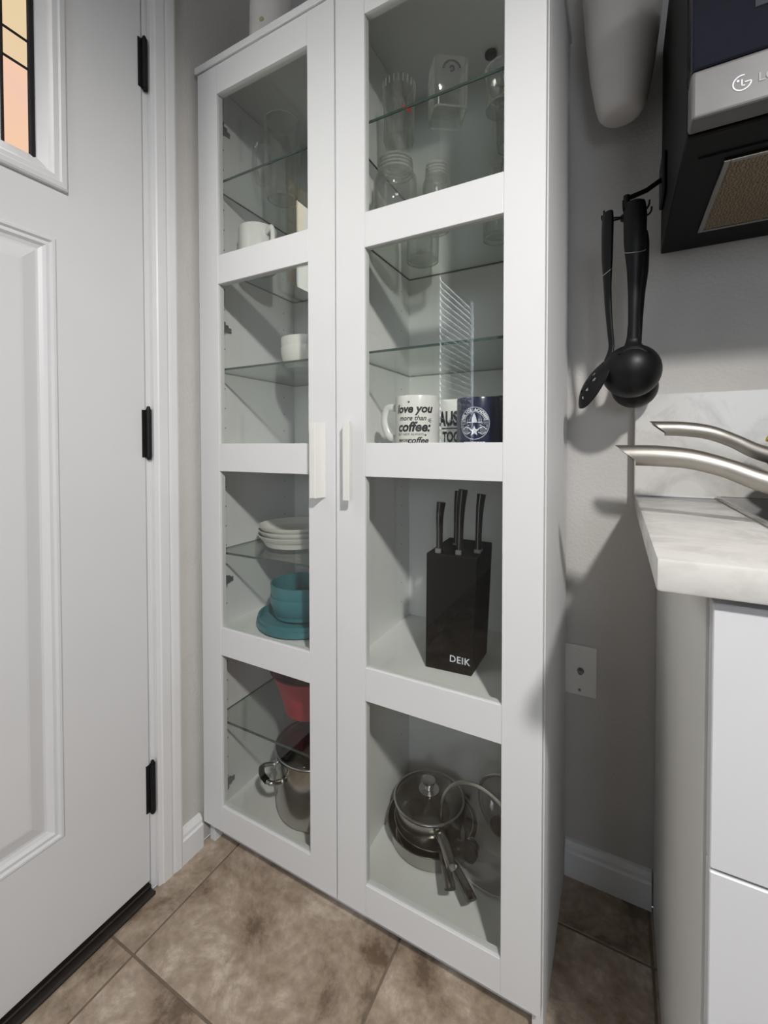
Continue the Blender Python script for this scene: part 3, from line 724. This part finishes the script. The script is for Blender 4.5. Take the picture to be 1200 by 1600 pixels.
# top shelf right
t = glassware('glass_tumbler', 'tall clear ribbed tumbler against the partition on the top shelf', 'tumbler', .484, .118, Z1, [(.027, 0), (.030, .003), (.035, .125), (.0348, .128)], .0025, .012)
for k in range(22):
    a = 2 * PI * k / 22
    bm = bmesh.new(); tube(bm, [(.0348 * math.cos(a), .0348 * math.sin(a), .112), (.0352 * math.cos(a), .0352 * math.sin(a), .127)], .0012, 5); obj('rib', bm, M['rim'], t)
bm = bmesh.new(); f = wrap(.0330, facing(.484, .118) + .55, .060)
for k in range(10): poly(bm, f, [(-.011 + .0022 * k, -.005), (-.011 + .0022 * (k + 1), -.005), (-.011 + .0022 * (k + 1), .004), (-.011 + .0022 * k, .004)])
obj('red_print', bm, M['redprint'], t)
def square_glass(label, x, y, z, s, h, rz):
    t = thing('square_tumbler', label, 'tumbler', (x, y, z), 'glassware on the high shelves', rz=rz)
    bm = bmesh.new()
    def sq(hs, z_, n=6):
        pts = []
        for q in range(4):
            for k in range(n + 1):
                a = q * PI / 2 + (PI / 2) * k / n; cr_ = hs * .30
                pts.append((math.copysign(hs - cr_, math.cos(q * PI / 2 + PI / 4)) + cr_ * math.cos(a), math.copysign(hs - cr_, math.sin(q * PI / 2 + PI / 4)) + cr_ * math.sin(a), z_))
        return [bm.verts.new(p) for p in pts]
    R_ = [sq(s * .90, 0), sq(s * .97, .003), sq(s * 1.0, h), sq(s * .93, h), sq(s * .88, .018)]
    for A_, B_ in zip(R_, R_[1:]):
        for k in range(len(A_)): bm.faces.new((A_[k], A_[(k + 1) % len(A_)], B_[(k + 1) % len(B_)], B_[k]))
    bm.faces.new(R_[0][::-1]); bm.faces.new(R_[-1])
    obj('body', bm, M['jar'], t, True)
    bm = bmesh.new()
    n_ = 7
    v = sq(s * .93, .0015); tube(bm, [p.co.copy() for p in v], .0016, 6, closed=True)
    bmesh.ops.delete(bm, geom=[p for p in v], context='VERTS')
    obj('base_ridge', bm, M['rim'], t, True)
    return t
t = square_glass('square based whisky tumbler with a printed emblem on the top shelf', .603, .090, Z1, .0335, .092, .60)
bm = bmesh.new(); f = lambda a, b: (a, -.0343, .066 + b)
band(bm, f, ell(.0165, .0165, .2, PI - .05, 20), .0038); band(bm, f, [(-.004, .002), (-.001, .007), (.003, .006), (.004, -.001), (-.003, -.004)], .0035)
obj('emblem_print', bm, M['inkgray'], t)
t = glassware('stem_glass', 'short footed glass by the right stile on the top shelf', 'glass', .706, .118, Z1, [(.034, 0), (.034, .003), (.012, .007), (.010, .012), (.020, .018), (.031, .030), (.035, .050), (.035, .070), (.0345, .072)], .002, .002)
ringset(t, [(.033, .002), (.0345, .071)], .0018)
t = glassware('glass_tumbler', 'small clear tumbler at the back right of the top shelf', 'tumbler', .694, .235, Z1, [(.026, 0), (.029, .003), (.033, .085), (.0325, .087)], .0025, .010); ringset(t, [(.0275, .0015)], .0018)
bm = bmesh.new(); lathe(bm, [(0, -.004), (.010, -.004), (.0135, -.002), (.0135, .004), (0, .004)], 24); o = obj('round_cap', bm, M['darkdisc'], None, True); o.location = (.640, .274, H - .0165 - .0046); tag(o, 'small dark round cap under the cabinet top', 'cap')

# -- on top of the cabinet
cn = thing('canister', 'white tapered canister with a small tan plug standing on the cabinet', 'canister', (.136, .110, H + .0003))
bm = bmesh.new(); lathe(bm, vessel([(.050, 0), (.054, .004), (.055, .02), (.051, .17), (.046, .30), (.044, .305)], .003, .006), 48); obj('body', bm, M['bag'], cn, True)
a = -1.27; bm = bmesh.new()
lathe(bm, [(.0, .0022), (.0050, .0018), (.006, 0), (0, -.001)], 16, mtx=Matrix.Translation((.0528 * math.cos(a), .0528 * math.sin(a), .099)) @ Vector((math.cos(a), math.sin(a), 0)).to_track_quat('Z', 'Y').to_matrix().to_4x4()); obj('plug', bm, M['tan'], cn, True)

# ================================================================== RIGHT SIDE: WALL FITTINGS
wp = thing('wall_plate', 'white coax wall plate low on the wall beside the glass cabinet', 'wall plate', (.829, BY - .006, .423), world=True)
bm = bmesh.new(); box(bm, (.794, BY - .006, .424), (.864, BY - .0003, .538), .0015, 2); obj('plate', bm, M['plate'], wp)
bm = bmesh.new(); lathe(bm, [(0, .010), (.0025, .010), (.003, .012), (.0048, .012), (.0048, .002), (.0075, .002), (.0075, 0)], 12, mtx=Matrix.Translation((.831, BY - .006, .481)) @ Matrix.Rotation(PI / 2, 4, 'X')); obj('coax_jack', bm, M['zinc'], wp, True)
for z in (.436, .526):
    bm = bmesh.new(); lathe(bm, [(0, .0012), (.003, .001), (.0034, 0)], 12, mtx=Matrix.Translation((.829, BY - .006, z)) @ Matrix.Rotation(PI / 2, 4, 'X')); obj('screw', bm, M['plate'] if z > .5 else M['zinc'], wp, True)

bd = thing('bag_holder', 'white tapered hanging holder with rounded bottom high on the wall', 'holder', (.902, BY - .0785, 1.652))
bm = bmesh.new(); lathe(bm, [(0, 0), (.027, .001), (.036, .005), (.0425, .014), (.048, .036), (.057, .09), (.066, .17), (.073, .26), (.0765, .40), (.074, .50), (.060, .53), (0, .535)], 40); obj('body', bm, M['bag'], bd, True)
bm = bmesh.new(); box(bm, (-.012, .05, .44), (.012, .0780, .50), .003); obj('hanger', bm, M['plate'], bd)

# microwave above the cooktop
MX0, MX1, MZ = .977, 1.737, 1.394
mw = thing('microwave', 'black over-the-range microwave with a steel trim strip and vent filter', 'microwave', (MX0, BY - .002, MZ), world=True)
bm = bmesh.new(); box(bm, (MX0, -.033, MZ), (MX1, BY - .002, MZ + .42), .002); obj('body', bm, M['plastic'], mw)
bm = bmesh.new(); box(bm, (MX0 + .001, -.066, MZ + .062), (MX1 - .17, -.036, MZ + .415), .003, 2); dr = obj('door', bm, M['blackgloss'], mw)
bm = bmesh.new(); box(bm, (MX0 + .001, -.0685, MZ + .002), (MX1 - .001, -.036, MZ + .0605), .004, 3); tr = obj('trim_strip', bm, mat('trim_steel', (.115, .112, .112), .45, metal=.0, var=.08, scale=25), mw); tr['label'] = 'brushed steel strip with a round logo'
bm = bmesh.new(); box(bm, (MX1 - .168, -.066, MZ + .062), (MX1 - .001, -.036, MZ + .415), .003); cp = obj('control_panel', bm, M['blackgloss'], mw)
bm = bmesh.new(); box(bm, (MX0 + .062, -.0672, MZ + .112), (MX1 - .23, -.0655, MZ + .37), .0005); obj('door_window', bm, mat('smoked_window', (.05, .05, .065), .12, var=.1), dr)
bm = bmesh.new(); tube(bm, bez([(MX1 - .20, -.062, MZ + .09), (MX1 - .20, -.100, MZ + .12), (MX1 - .20, -.100, MZ + .36), (MX1 - .20, -.062, MZ + .39)], 6), .008, 10); obj('door_handle', bm, M['steel'], dr, True)
bm = bmesh.new(); box(bm, (MX0 + .02, .018, MZ - .0025), (MX1 - .02, .022, MZ + .001)); obj('seam', bm, M['plastic'], mw)
for x0 in (MX0 + .060, MX0 + .43):
    bm = bmesh.new(); box(bm, (x0, .045, MZ - .003), (x0 + .27, .262, MZ + .0005), .0008); ff = obj('grease_filter', bm, M['filt'], mw); ff['label'] = 'bronze mesh grease filter'
    bm = bmesh.new(); z = MZ - .0005
    for a, b in (((x0 - .008, .037), (x0, .270)), ((x0 + .27, .037), (x0 + .278, .270)), ((x0, .262), (x0 + .27, .270)), ((x0, .037), (x0 + .27, .045))): box(bm, (a[0], a[1], z - .004), (b[0], b[1], z), .0008)
    obj('filter_frame', bm, M['steeld'], ff)
# round logo on the strip
bm = bmesh.new(); LC = (1.0275, MZ + .0285); yy = -.0690
f = lambda a, b: (LC[0] + a * .0086, yy, LC[1] + b * .0086)
band(bm, f, ell(1, 1, math.radians(75), math.radians(360), 40), .17); band(bm, f, [(.28, 0), (1.0, 0)], .15)
band(bm, f, [(-.02, .45), (-.02, -.42), (.32, -.42)], .15); poly(bm, f, [(-.45 + .16 * math.cos(2 * PI * k / 12), .36 + .16 * math.sin(2 * PI * k / 12)) for k in range(12)])
obj('logo', bm, M['inkw'], tr)
text('lettering', 'LG', .0135, mat('faint_print', (.26, .26, .275), .5), tr, lambda a, b: (1.0505 + a - mw.location.x, yy - mw.location.y, LC[1] + b - mw.location.z), 0, .0003)

# utensil hook rack fixed to the microwave's side
hk = thing('hook_rack', 'black swivel arm with hooks fixed to the microwave side', 'hook rack', (MX0 - .0003, .262, 1.475), world=True)
HUB = Vector((.912, .205, 1.436))
bm = bmesh.new(); box(bm, (MX0 - .0075, .232, 1.462), (MX0 - .0003, .306, 1.540), .003, 2); obj('mount', bm, M['nylon'], hk)
bm = bmesh.new(); tube(bm, [(MX0 - .005, .258, 1.500), (.945, .235, 1.474), (HUB.x, HUB.y, 1.452)], [(.0045, .0045)] * 3, 10); obj('arm', bm, M['nylon'], hk, True)
bm = bmesh.new(); tube(bm, [HUB + Vector((0, 0, .022)), HUB + Vector((0, 0, -.020))], .0055, 12); lathe(bm, [(0, -.024), (.010, -.022), (.010, -.014), (0, -.013)], 16, tuple(HUB)); obj('hub', bm, M['nylon'], hk, True)
HZ = HUB.z - .018
HOOKA = {'spoon': math.radians(206), 'ladle': math.radians(262), 'ladle2': math.radians(60), 'a': math.radians(180), 'b': math.radians(10), 'c': math.radians(330)}
for nme, a in HOOKA.items():
    l = .034; d = Vector((math.cos(a), math.sin(a), 0)); p0 = Vector((HUB.x, HUB.y, HZ))
    bm = bmesh.new(); tube(bm, bez([p0, p0 + d * l * .6, p0 + d * l + Vector((0, 0, -.001)), p0 + d * (l + .006) + Vector((0, 0, .005)), p0 + d * (l + .007) + Vector((0, 0, .013))], 4), .0017, 8); obj('hook', bm, M['nylon'], hk, True)
def hookpt(n): return Vector((HUB.x, HUB.y, HZ)) + Vector((math.cos(HOOKA[n]), math.sin(HOOKA[n]), 0)) * .034
def utensil(name, label, hp, side, axis_l, handle_prof, tilt=0):
    t = thing(name, label, name.replace('_', ' '), tuple(hp), 'black utensils on the hook rack')
    return t
def ladle(label, hp, ang, s=1.0, accent=True):
    t = thing('ladle', label, 'ladle', tuple(hp), 'black utensils on the hook rack', rz=ang)
    # local frame: -Y is the way the back of the bowl looks, Z up; hook hole near the top
    pts = bez([(0, 0, .014), (0, 0, 0), (0, -.001, -.04), (0, -.001, -.085), (0, .001, -.125), (0, .004, -.165), (0, .009, -.205), (0, .013, -.238)], 5)
    n_ = len(pts); wd = []
    key = [(.0, .008), (.06, .0155), (.2, .0185), (.36, .0175), (.5, .0125), (.68, .0095), (.85, .0085), (1, .0100)]
    for j in range(n_):
        u = j / (n_ - 1)
        for (u0, w0), (u1, w1) in zip(key, key[1:]):
            if u0 <= u <= u1: wd.append(w0 + (w1 - w0) * (u - u0) / (u1 - u0)); break
    bm = bmesh.new(); tube(bm, pts, [(w_, w_ * .62) for w_ in wd], 14, up=(1, 0, 0)); obj('handle', bm, M['nylon'], t, True)
    # accent ring where the grip ends
    j = int(n_ * .40); p = pts[j]; w_ = wd[j] + .0004
    if accent:
     bm = bmesh.new(); tube(bm, [(w_ * math.cos(2 * PI * k / 32), p.y + w_ * .62 * math.sin(2 * PI * k / 32), p.z + .006 * math.sin(2 * PI * k / 32)) for k in range(32)], .0007, 6, closed=True); obj('accent_ring', bm, M['steel'], t, True)
    # bowl: hollow, opening upward and back
    bm = bmesh.new(); R_ = .050 * s; pr = []
    for k in range(13):
        a = PI / 2 * k / 12; pr.append((R_ * math.sin(a), -R_ * .92 * math.cos(a)))
    pi_ = [(max(r_ - .003, 0), z_ + .003 if k < 12 else z_) for k, (r_, z_) in enumerate(pr)]
    Rm = Matrix.Translation((0, .012 + R_ * .42, -.283)) @ Matrix.Rotation(math.radians(-64), 4, 'X')
    lathe(bm, pr + pi_[::-1], 36, sx=1.0, mtx=Rm); obj('bowl', bm, M['nylon'], t, True)
    bm = bmesh.new(); pts2 = bez([(0, .0115, -.205), (0, .0125, -.222), (0, .0095, -.236), (0, .0020, -.2475), (0, -.0020, -.2570)], 5); k = len(pts2)
    tube(bm, pts2, [(.0088 + .018 * (j / (k - 1)) ** 2.2, .0056 - .0028 * (j / (k - 1)) ** 2) for j in range(k)], 14, up=(1, 0, 0)); obj('neck', bm, M['nylon'], t, True)
    return t
ladle('black soup ladle with its round bowl turned outward', hookpt('ladle') + Vector((.018, 0, -.002)), 0.10)
ladle('second black ladle hanging behind the front ladle', hookpt('ladle2') + Vector((.004, .012, -.024)), 0.12, .84, False)
t = thing('slotted_spoon', 'black slotted spoon hanging left of the ladles', 'slotted spoon', tuple(hookpt('spoon')), 'black utensils on the hook rack', rz=math.radians(-62))
pts = bez([(0, 0, .010), (0, 0, 0), (0, -.0005, -.05), (0, 0, -.10), (0, .002, -.155), (0, .006, -.205), (0, .009, -.238), (0, .004, -.264)], 5); n_ = len(pts)
key = [(0, .007), (.06, .0125), (.2, .0145), (.36, .0135), (.5, .0095), (.7, .0075), (.88, .007), (1, .011)]; wd = []
for j in range(n_):
    u = j / (n_ - 1)
    for (u0, w0), (u1, w1) in zip(key, key[1:]):
        if u0 <= u <= u1: wd.append(w0 + (w1 - w0) * (u - u0) / (u1 - u0)); break
bm = bmesh.new(); tube(bm, pts, [(w_, w_ * .6) for w_ in wd], 14, up=(1, 0, 0)); obj('handle', bm, M['nylon'], t, True)
j = int(n_ * .42); p = pts[j]; w_ = wd[j] + .0004
bm = bmesh.new(); tube(bm, [(w_ * math.cos(2 * PI * k / 32), p.y + w_ * .6 * math.sin(2 * PI * k / 32), p.z + .006 * math.sin(2 * PI * k / 32)) for k in range(32)], .0007, 6, closed=True); obj('accent_ring', bm, M['steel'], t, True)
# perforated spoon head: grid disc with round holes left open
bm = bmesh.new(); A_, B_ = .030, .046; nx, nz = 44, 64
holes_ = [(-.010, .016), (.002, .020), (.012, .010), (-.012, -.002), (0, .004), (.010, -.008), (-.002, -.014), (-.010, -.020), (.006, -.024)]
vg = {}
def vv(i, k, back):
    key_ = (i, k, back)
    if key_ not in vg:
        rr = i / 14; aa = 2 * PI * k / 72; u, v_ = A_ * rr * math.cos(aa), B_ * rr * math.sin(aa)
        dep = -.016 * (1 - rr * rr); lean = .45 * v_
        vg[key_] = bm.verts.new((u, dep + lean - (.0022 if back else 0), v_))
    return vg[key_]
for i in range(1, 14):
    for k in range(72):
        rr = (i + .5) / 14; aa = 2 * PI * (k + .5) / 72; u, v_ = A_ * rr * math.cos(aa), B_ * rr * math.sin(aa)
        if any((u - hx) ** 2 + (v_ - hz_) ** 2 < .0036 ** 2 for hx, hz_ in holes_): continue
        for bk in (0, 1):
            q = [vv(i, k, bk), vv(i + 1, k, bk), vv(i + 1, (k + 1) % 72, bk), vv(i, (k + 1) % 72, bk)]; bm.faces.new(q if bk else q[::-1])
for k in range(72): bm.faces.new((vv(14, k, 0), vv(14, (k + 1) % 72, 0), vv(14, (k + 1) % 72, 1), vv(14, k, 1)))
for bk in (0, 1): bm.faces.new([vv(1, k, bk) for k in range(72)])
bmesh.ops.rotate(bm, verts=bm.verts, cent=(0, 0, .046), matrix=Matrix.Rotation(math.radians(14), 3, 'Y')); bmesh.ops.translate(bm, verts=bm.verts, vec=(0, -.016, -.309)); obj('spoon_head', bm, M['nylon'], t, True)

# ================================================================== COUNTER, BASE CABINETS, COOKTOP
CX0, CX1, CZ, CF = .9345, 2.40, .890, -.258
bm = bmesh.new(); box(bm, (CX0, CF, CZ - .0310), (CX1, BY - .001, CZ), .003, 2)
o = obj('countertop', bm, M['marble'], None, True); tag(o, 'pale marble countertop with the cooktop set into it', 'countertop')
bm = bmesh.new(); box(bm, (CX0 - .002, BY - .034, CZ + .0005), (CX1, BY - .0005, 1.100), .0015)
bm2 = bmesh.new(); box(bm2, (CX0 + .001, BY - .0385, CZ + .0004), (1.068, BY - .0338, CZ + .0042), .001)
o = obj('backsplash', bm, M['marble']); obj('caulk_bead', bm2, M['drawer'], o); tag(o, 'pale marble backsplash slab standing on the countertop', 'backsplash')
def base_unit(x0, x1, label, grp='base cabinets under the countertop'):
    b = thing('base_cabinet', label, 'cabinet', (x0, BY - .02, 0), grp, world=True)
    bm = bmesh.new(); box(bm, (x0, CF + .032, .0), (x0 + .018, BY - .017, CZ - .0315), .0008); obj('side_panel', bm, M['base'], b)
    bm = bmesh.new(); box(bm, (x1 - .018, CF + .032, .0), (x1, BY - .017, CZ - .0315), .0008); obj('side_panel', bm, M['base'], b)
    bm = bmesh.new(); box(bm, (x0 + .018, CF + .034, .09), (x1 - .018, BY - .017, CZ - .0315)); obj('carcass', bm, M['base'], b)
    bm = bmesh.new(); box(bm, (x0 + .018, CF + .085, .0), (x1 - .018, CF + .10, .09)); obj('toe_kick', bm, M['base'], b)
    for z0, z1 in ((.105, .352), (.355, .606), (.609, CZ - .038)):
        bm = bmesh.new(); box(bm, (x0 + .003, CF + .012, z0), (x1 - .003, CF + .031, z1), .001); d = obj('drawer_front', bm, M['drawer'], b)
    return b
base_unit(.976, 1.776, 'white drawer cabinet under the cooktop')
base_unit(1.778, 2.398, 'white drawer cabinet at the far end of the counter')
KX0, KX1, KY0, KY1 = 1.070, 1.660, -.185, .312
ck = thing('cooktop', 'black glass cooktop with a thin steel edge', 'cooktop', (KX0, KY0, CZ), world=True)
bm = bmesh.new(); box(bm, (KX0 + .004, KY0 + .004, CZ + .0003), (KX1 - .004, KY1 - .004, CZ + .0062), .001); obj('glass_top', bm, M['blackgloss'], ck)
bm = bmesh.new()
for a, b in (((KX0, KY0), (KX0 + .005, KY1)), ((KX1 - .005, KY0), (KX1, KY1)), ((KX0 + .005, KY0), (KX1 - .005, KY0 + .005)), ((KX0 + .005, KY1 - .005), (KX1 - .005, KY1))): box(bm, (a[0], a[1], CZ + .0002), (b[0], b[1], CZ + .0066), .0008)
obj('steel_edge', bm, M['steeld'], ck)
def stove_pan(label, cx, cy, r, h, ang, pts, rad):
    t = thing('skillet', label, 'pan', (cx, cy, CZ + .0065), 'pans on the cooktop', world=True)
    O = Vector((cx, cy, CZ + .0065))
    bm = bmesh.new(); lathe(bm, vessel([(r * .78, 0), (r * .86, .004), (r * .97, h * .7), (r, h - .002), (r + .004, h)], .0025, .005), 64, tuple(O)); obj('body', bm, M['steeld'], t, True)
    P = bez(pts, 6); n_ = len(P); R_ = []
    for j in range(n_):
        u = j / (n_ - 1) * (len(rad) - 1); i0 = min(int(u), len(rad) - 2); f_ = u - i0
        R_.append(tuple(rad[i0][q] + (rad[i0 + 1][q] - rad[i0][q]) * f_ for q in (0, 1)))
    bm = bmesh.new(); tube(bm, P, R_, 16, up=(0, 0, 1))
    # slanted tip: shear the end ring
    d0 = (P[0] - P[1]).normalized()
    for v in bm.verts:
        s = (v.co - P[0]).dot(d0)
        if s > -.004:
            v.co += d0 * ((v.co.z - P[0].z) * 1.25)
    hd = obj('handle', bm, M['handle'], t, True)
    # dark slot in the slanted tip
    bm = bmesh.new(); lathe(bm, [(0, .0006), (1, .0006)], 16)
    nrm = (d0 + Vector((0, 0, -1.25)) * 1.0).normalized(); 
    side = d0.cross(Vector((0, 0, 1))).normalized(); upv = nrm.cross(side).normalized()
    for v in bm.verts: v.co = P[0] + d0 * .0005 + side * v.co.x * R_[0][1] * .72 + upv * v.co.y * R_[0][0] * 1.15 + nrm * .0008
    obj('tip_slot', bm, M['plastic'], hd)
    # bracket web under the handle root
    a_, b_ = Vector(pts[-1]), Vector(pts[-2]); bm = bmesh.new()
    dd = (b_ - a_); dd.z = 0; dd.normalize(); sd = Vector((-dd.y, dd.x, 0)) * .007
    q = [a_ + Vector((0, 0, .004)), a_ + dd * .050 + Vector((0, 0, .016)), a_ + dd * .040 + Vector((0, 0, -.004)), a_ + dd * .012 + Vector((0, 0, -.022)), a_ + Vector((0, 0, -.024))]
    F_ = [bm.verts.new(p + sd) for p in q]; G_ = [bm.verts.new(p - sd) for p in q]
    for k in range(5): bm.faces.new((F_[k], F_[(k + 1) % 5], G_[(k + 1) % 5], G_[k]))
    bm.faces.new(F_); bm.faces.new(G_[::-1]); bk = obj('bracket', bm, M['handle'], hd)
    bm = bmesh.new(); pp = a_ + dd * .026 + Vector((0, 0, -.008)); tube(bm, [pp + sd * 1.06, pp - sd * 1.06], .0045, 12); obj('bracket_hole', bm, M['plastic'], bk)
    return t
stove_pan('steel skillet at the front of the cooktop, its curved handle over the counter', 1.250, -.062, .125, .055, 0,
          [(.9165, .005, .9800), (.950, .004, .9795), (.990, .002, .9755), (1.030, 0, .964), (1.070, -.006, .947), (1.130, -.016, .932)], [(.0150, .0165), (.0150, .0165), (.0140, .0155), (.0130, .0145), (.0140, .0145), (.016, .016)])
stove_pan('steel skillet at the back of the cooktop, its handle nearer the backsplash', 1.240, .186, .100, .075, 0,
          [(.9630, .135, 1.0230), (.995, .135, 1.0215), (1.030, .136, 1.0155), (1.062, .139, 1.002), (1.095, .144, .984), (1.150, .154, .966)], [(.0120, .0145), (.0120, .0145), (.0115, .0135), (.0110, .0125), (.0120, .0130), (.014, .014)])
bm = bmesh.new(); tube(bm, bez([(1.128, .246, 1.006), (1.16, .240, .995), (1.21, .21, .96), (1.24, .20, .920)], 6), [(.005, .012)] * 19, 12); o = obj('spatula', bm, M['yellow'], None, True); tag(o, 'yellow spatula handle sticking out of the rear skillet', 'spatula')

# ================================================================== LAMPS
lp = thing('spot_lamp', 'black adjustable spot lamp hanging from the ceiling', 'lamp', (LAMP_POS[0], LAMP_POS[1], CH), world=True)
P0 = Vector(LAMP_POS); dirv = (Vector(LAMP_AIM) - P0).normalized(); Qm = dirv.to_track_quat('Z', 'Y').to_matrix().to_4x4()
bm = bmesh.new(); lathe(bm, [(.058, -.004), (.056, -.05), (.034, -.11), (0, -.115), (0, -.110), (.031, -.106), (.053, -.05), (.055, -.004), (.058, -.004)], 32, mtx=Matrix.Translation(P0) @ Qm); obj('shade', bm, M['plastic'], lp, True)
tail = P0 - dirv * .10
bm = bmesh.new(); tube(bm, [tuple(tail), (tail.x, tail.y, CH - .01)], .006, 10); obj('stem', bm, M['plastic'], lp, True)
bm = bmesh.new(); lathe(bm, [(0, -.03), (.03, -.028), (.055, -.004), (.055, 0), (0, 0)], 24, (tail.x, tail.y, CH)); obj('canopy', bm, M['plate'], lp, True)
ld_ = bpy.data.lights.new('bulb', 'SPOT'); ld_.energy = LAMP_WATTS; ld_.color = (1.0, .972, .935); ld_.shadow_soft_size = LAMP_R; ld_.spot_size = math.radians(96); ld_.spot_blend = 1.0
lo = bpy.data.objects.new('bulb', ld_); C.objects.link(lo); lo.parent = lp
lo.matrix_local = Matrix.Translation(P0 - Vector((LAMP_POS[0], LAMP_POS[1], CH))) @ dirv.to_track_quat('-Z', 'Y').to_matrix().to_4x4()
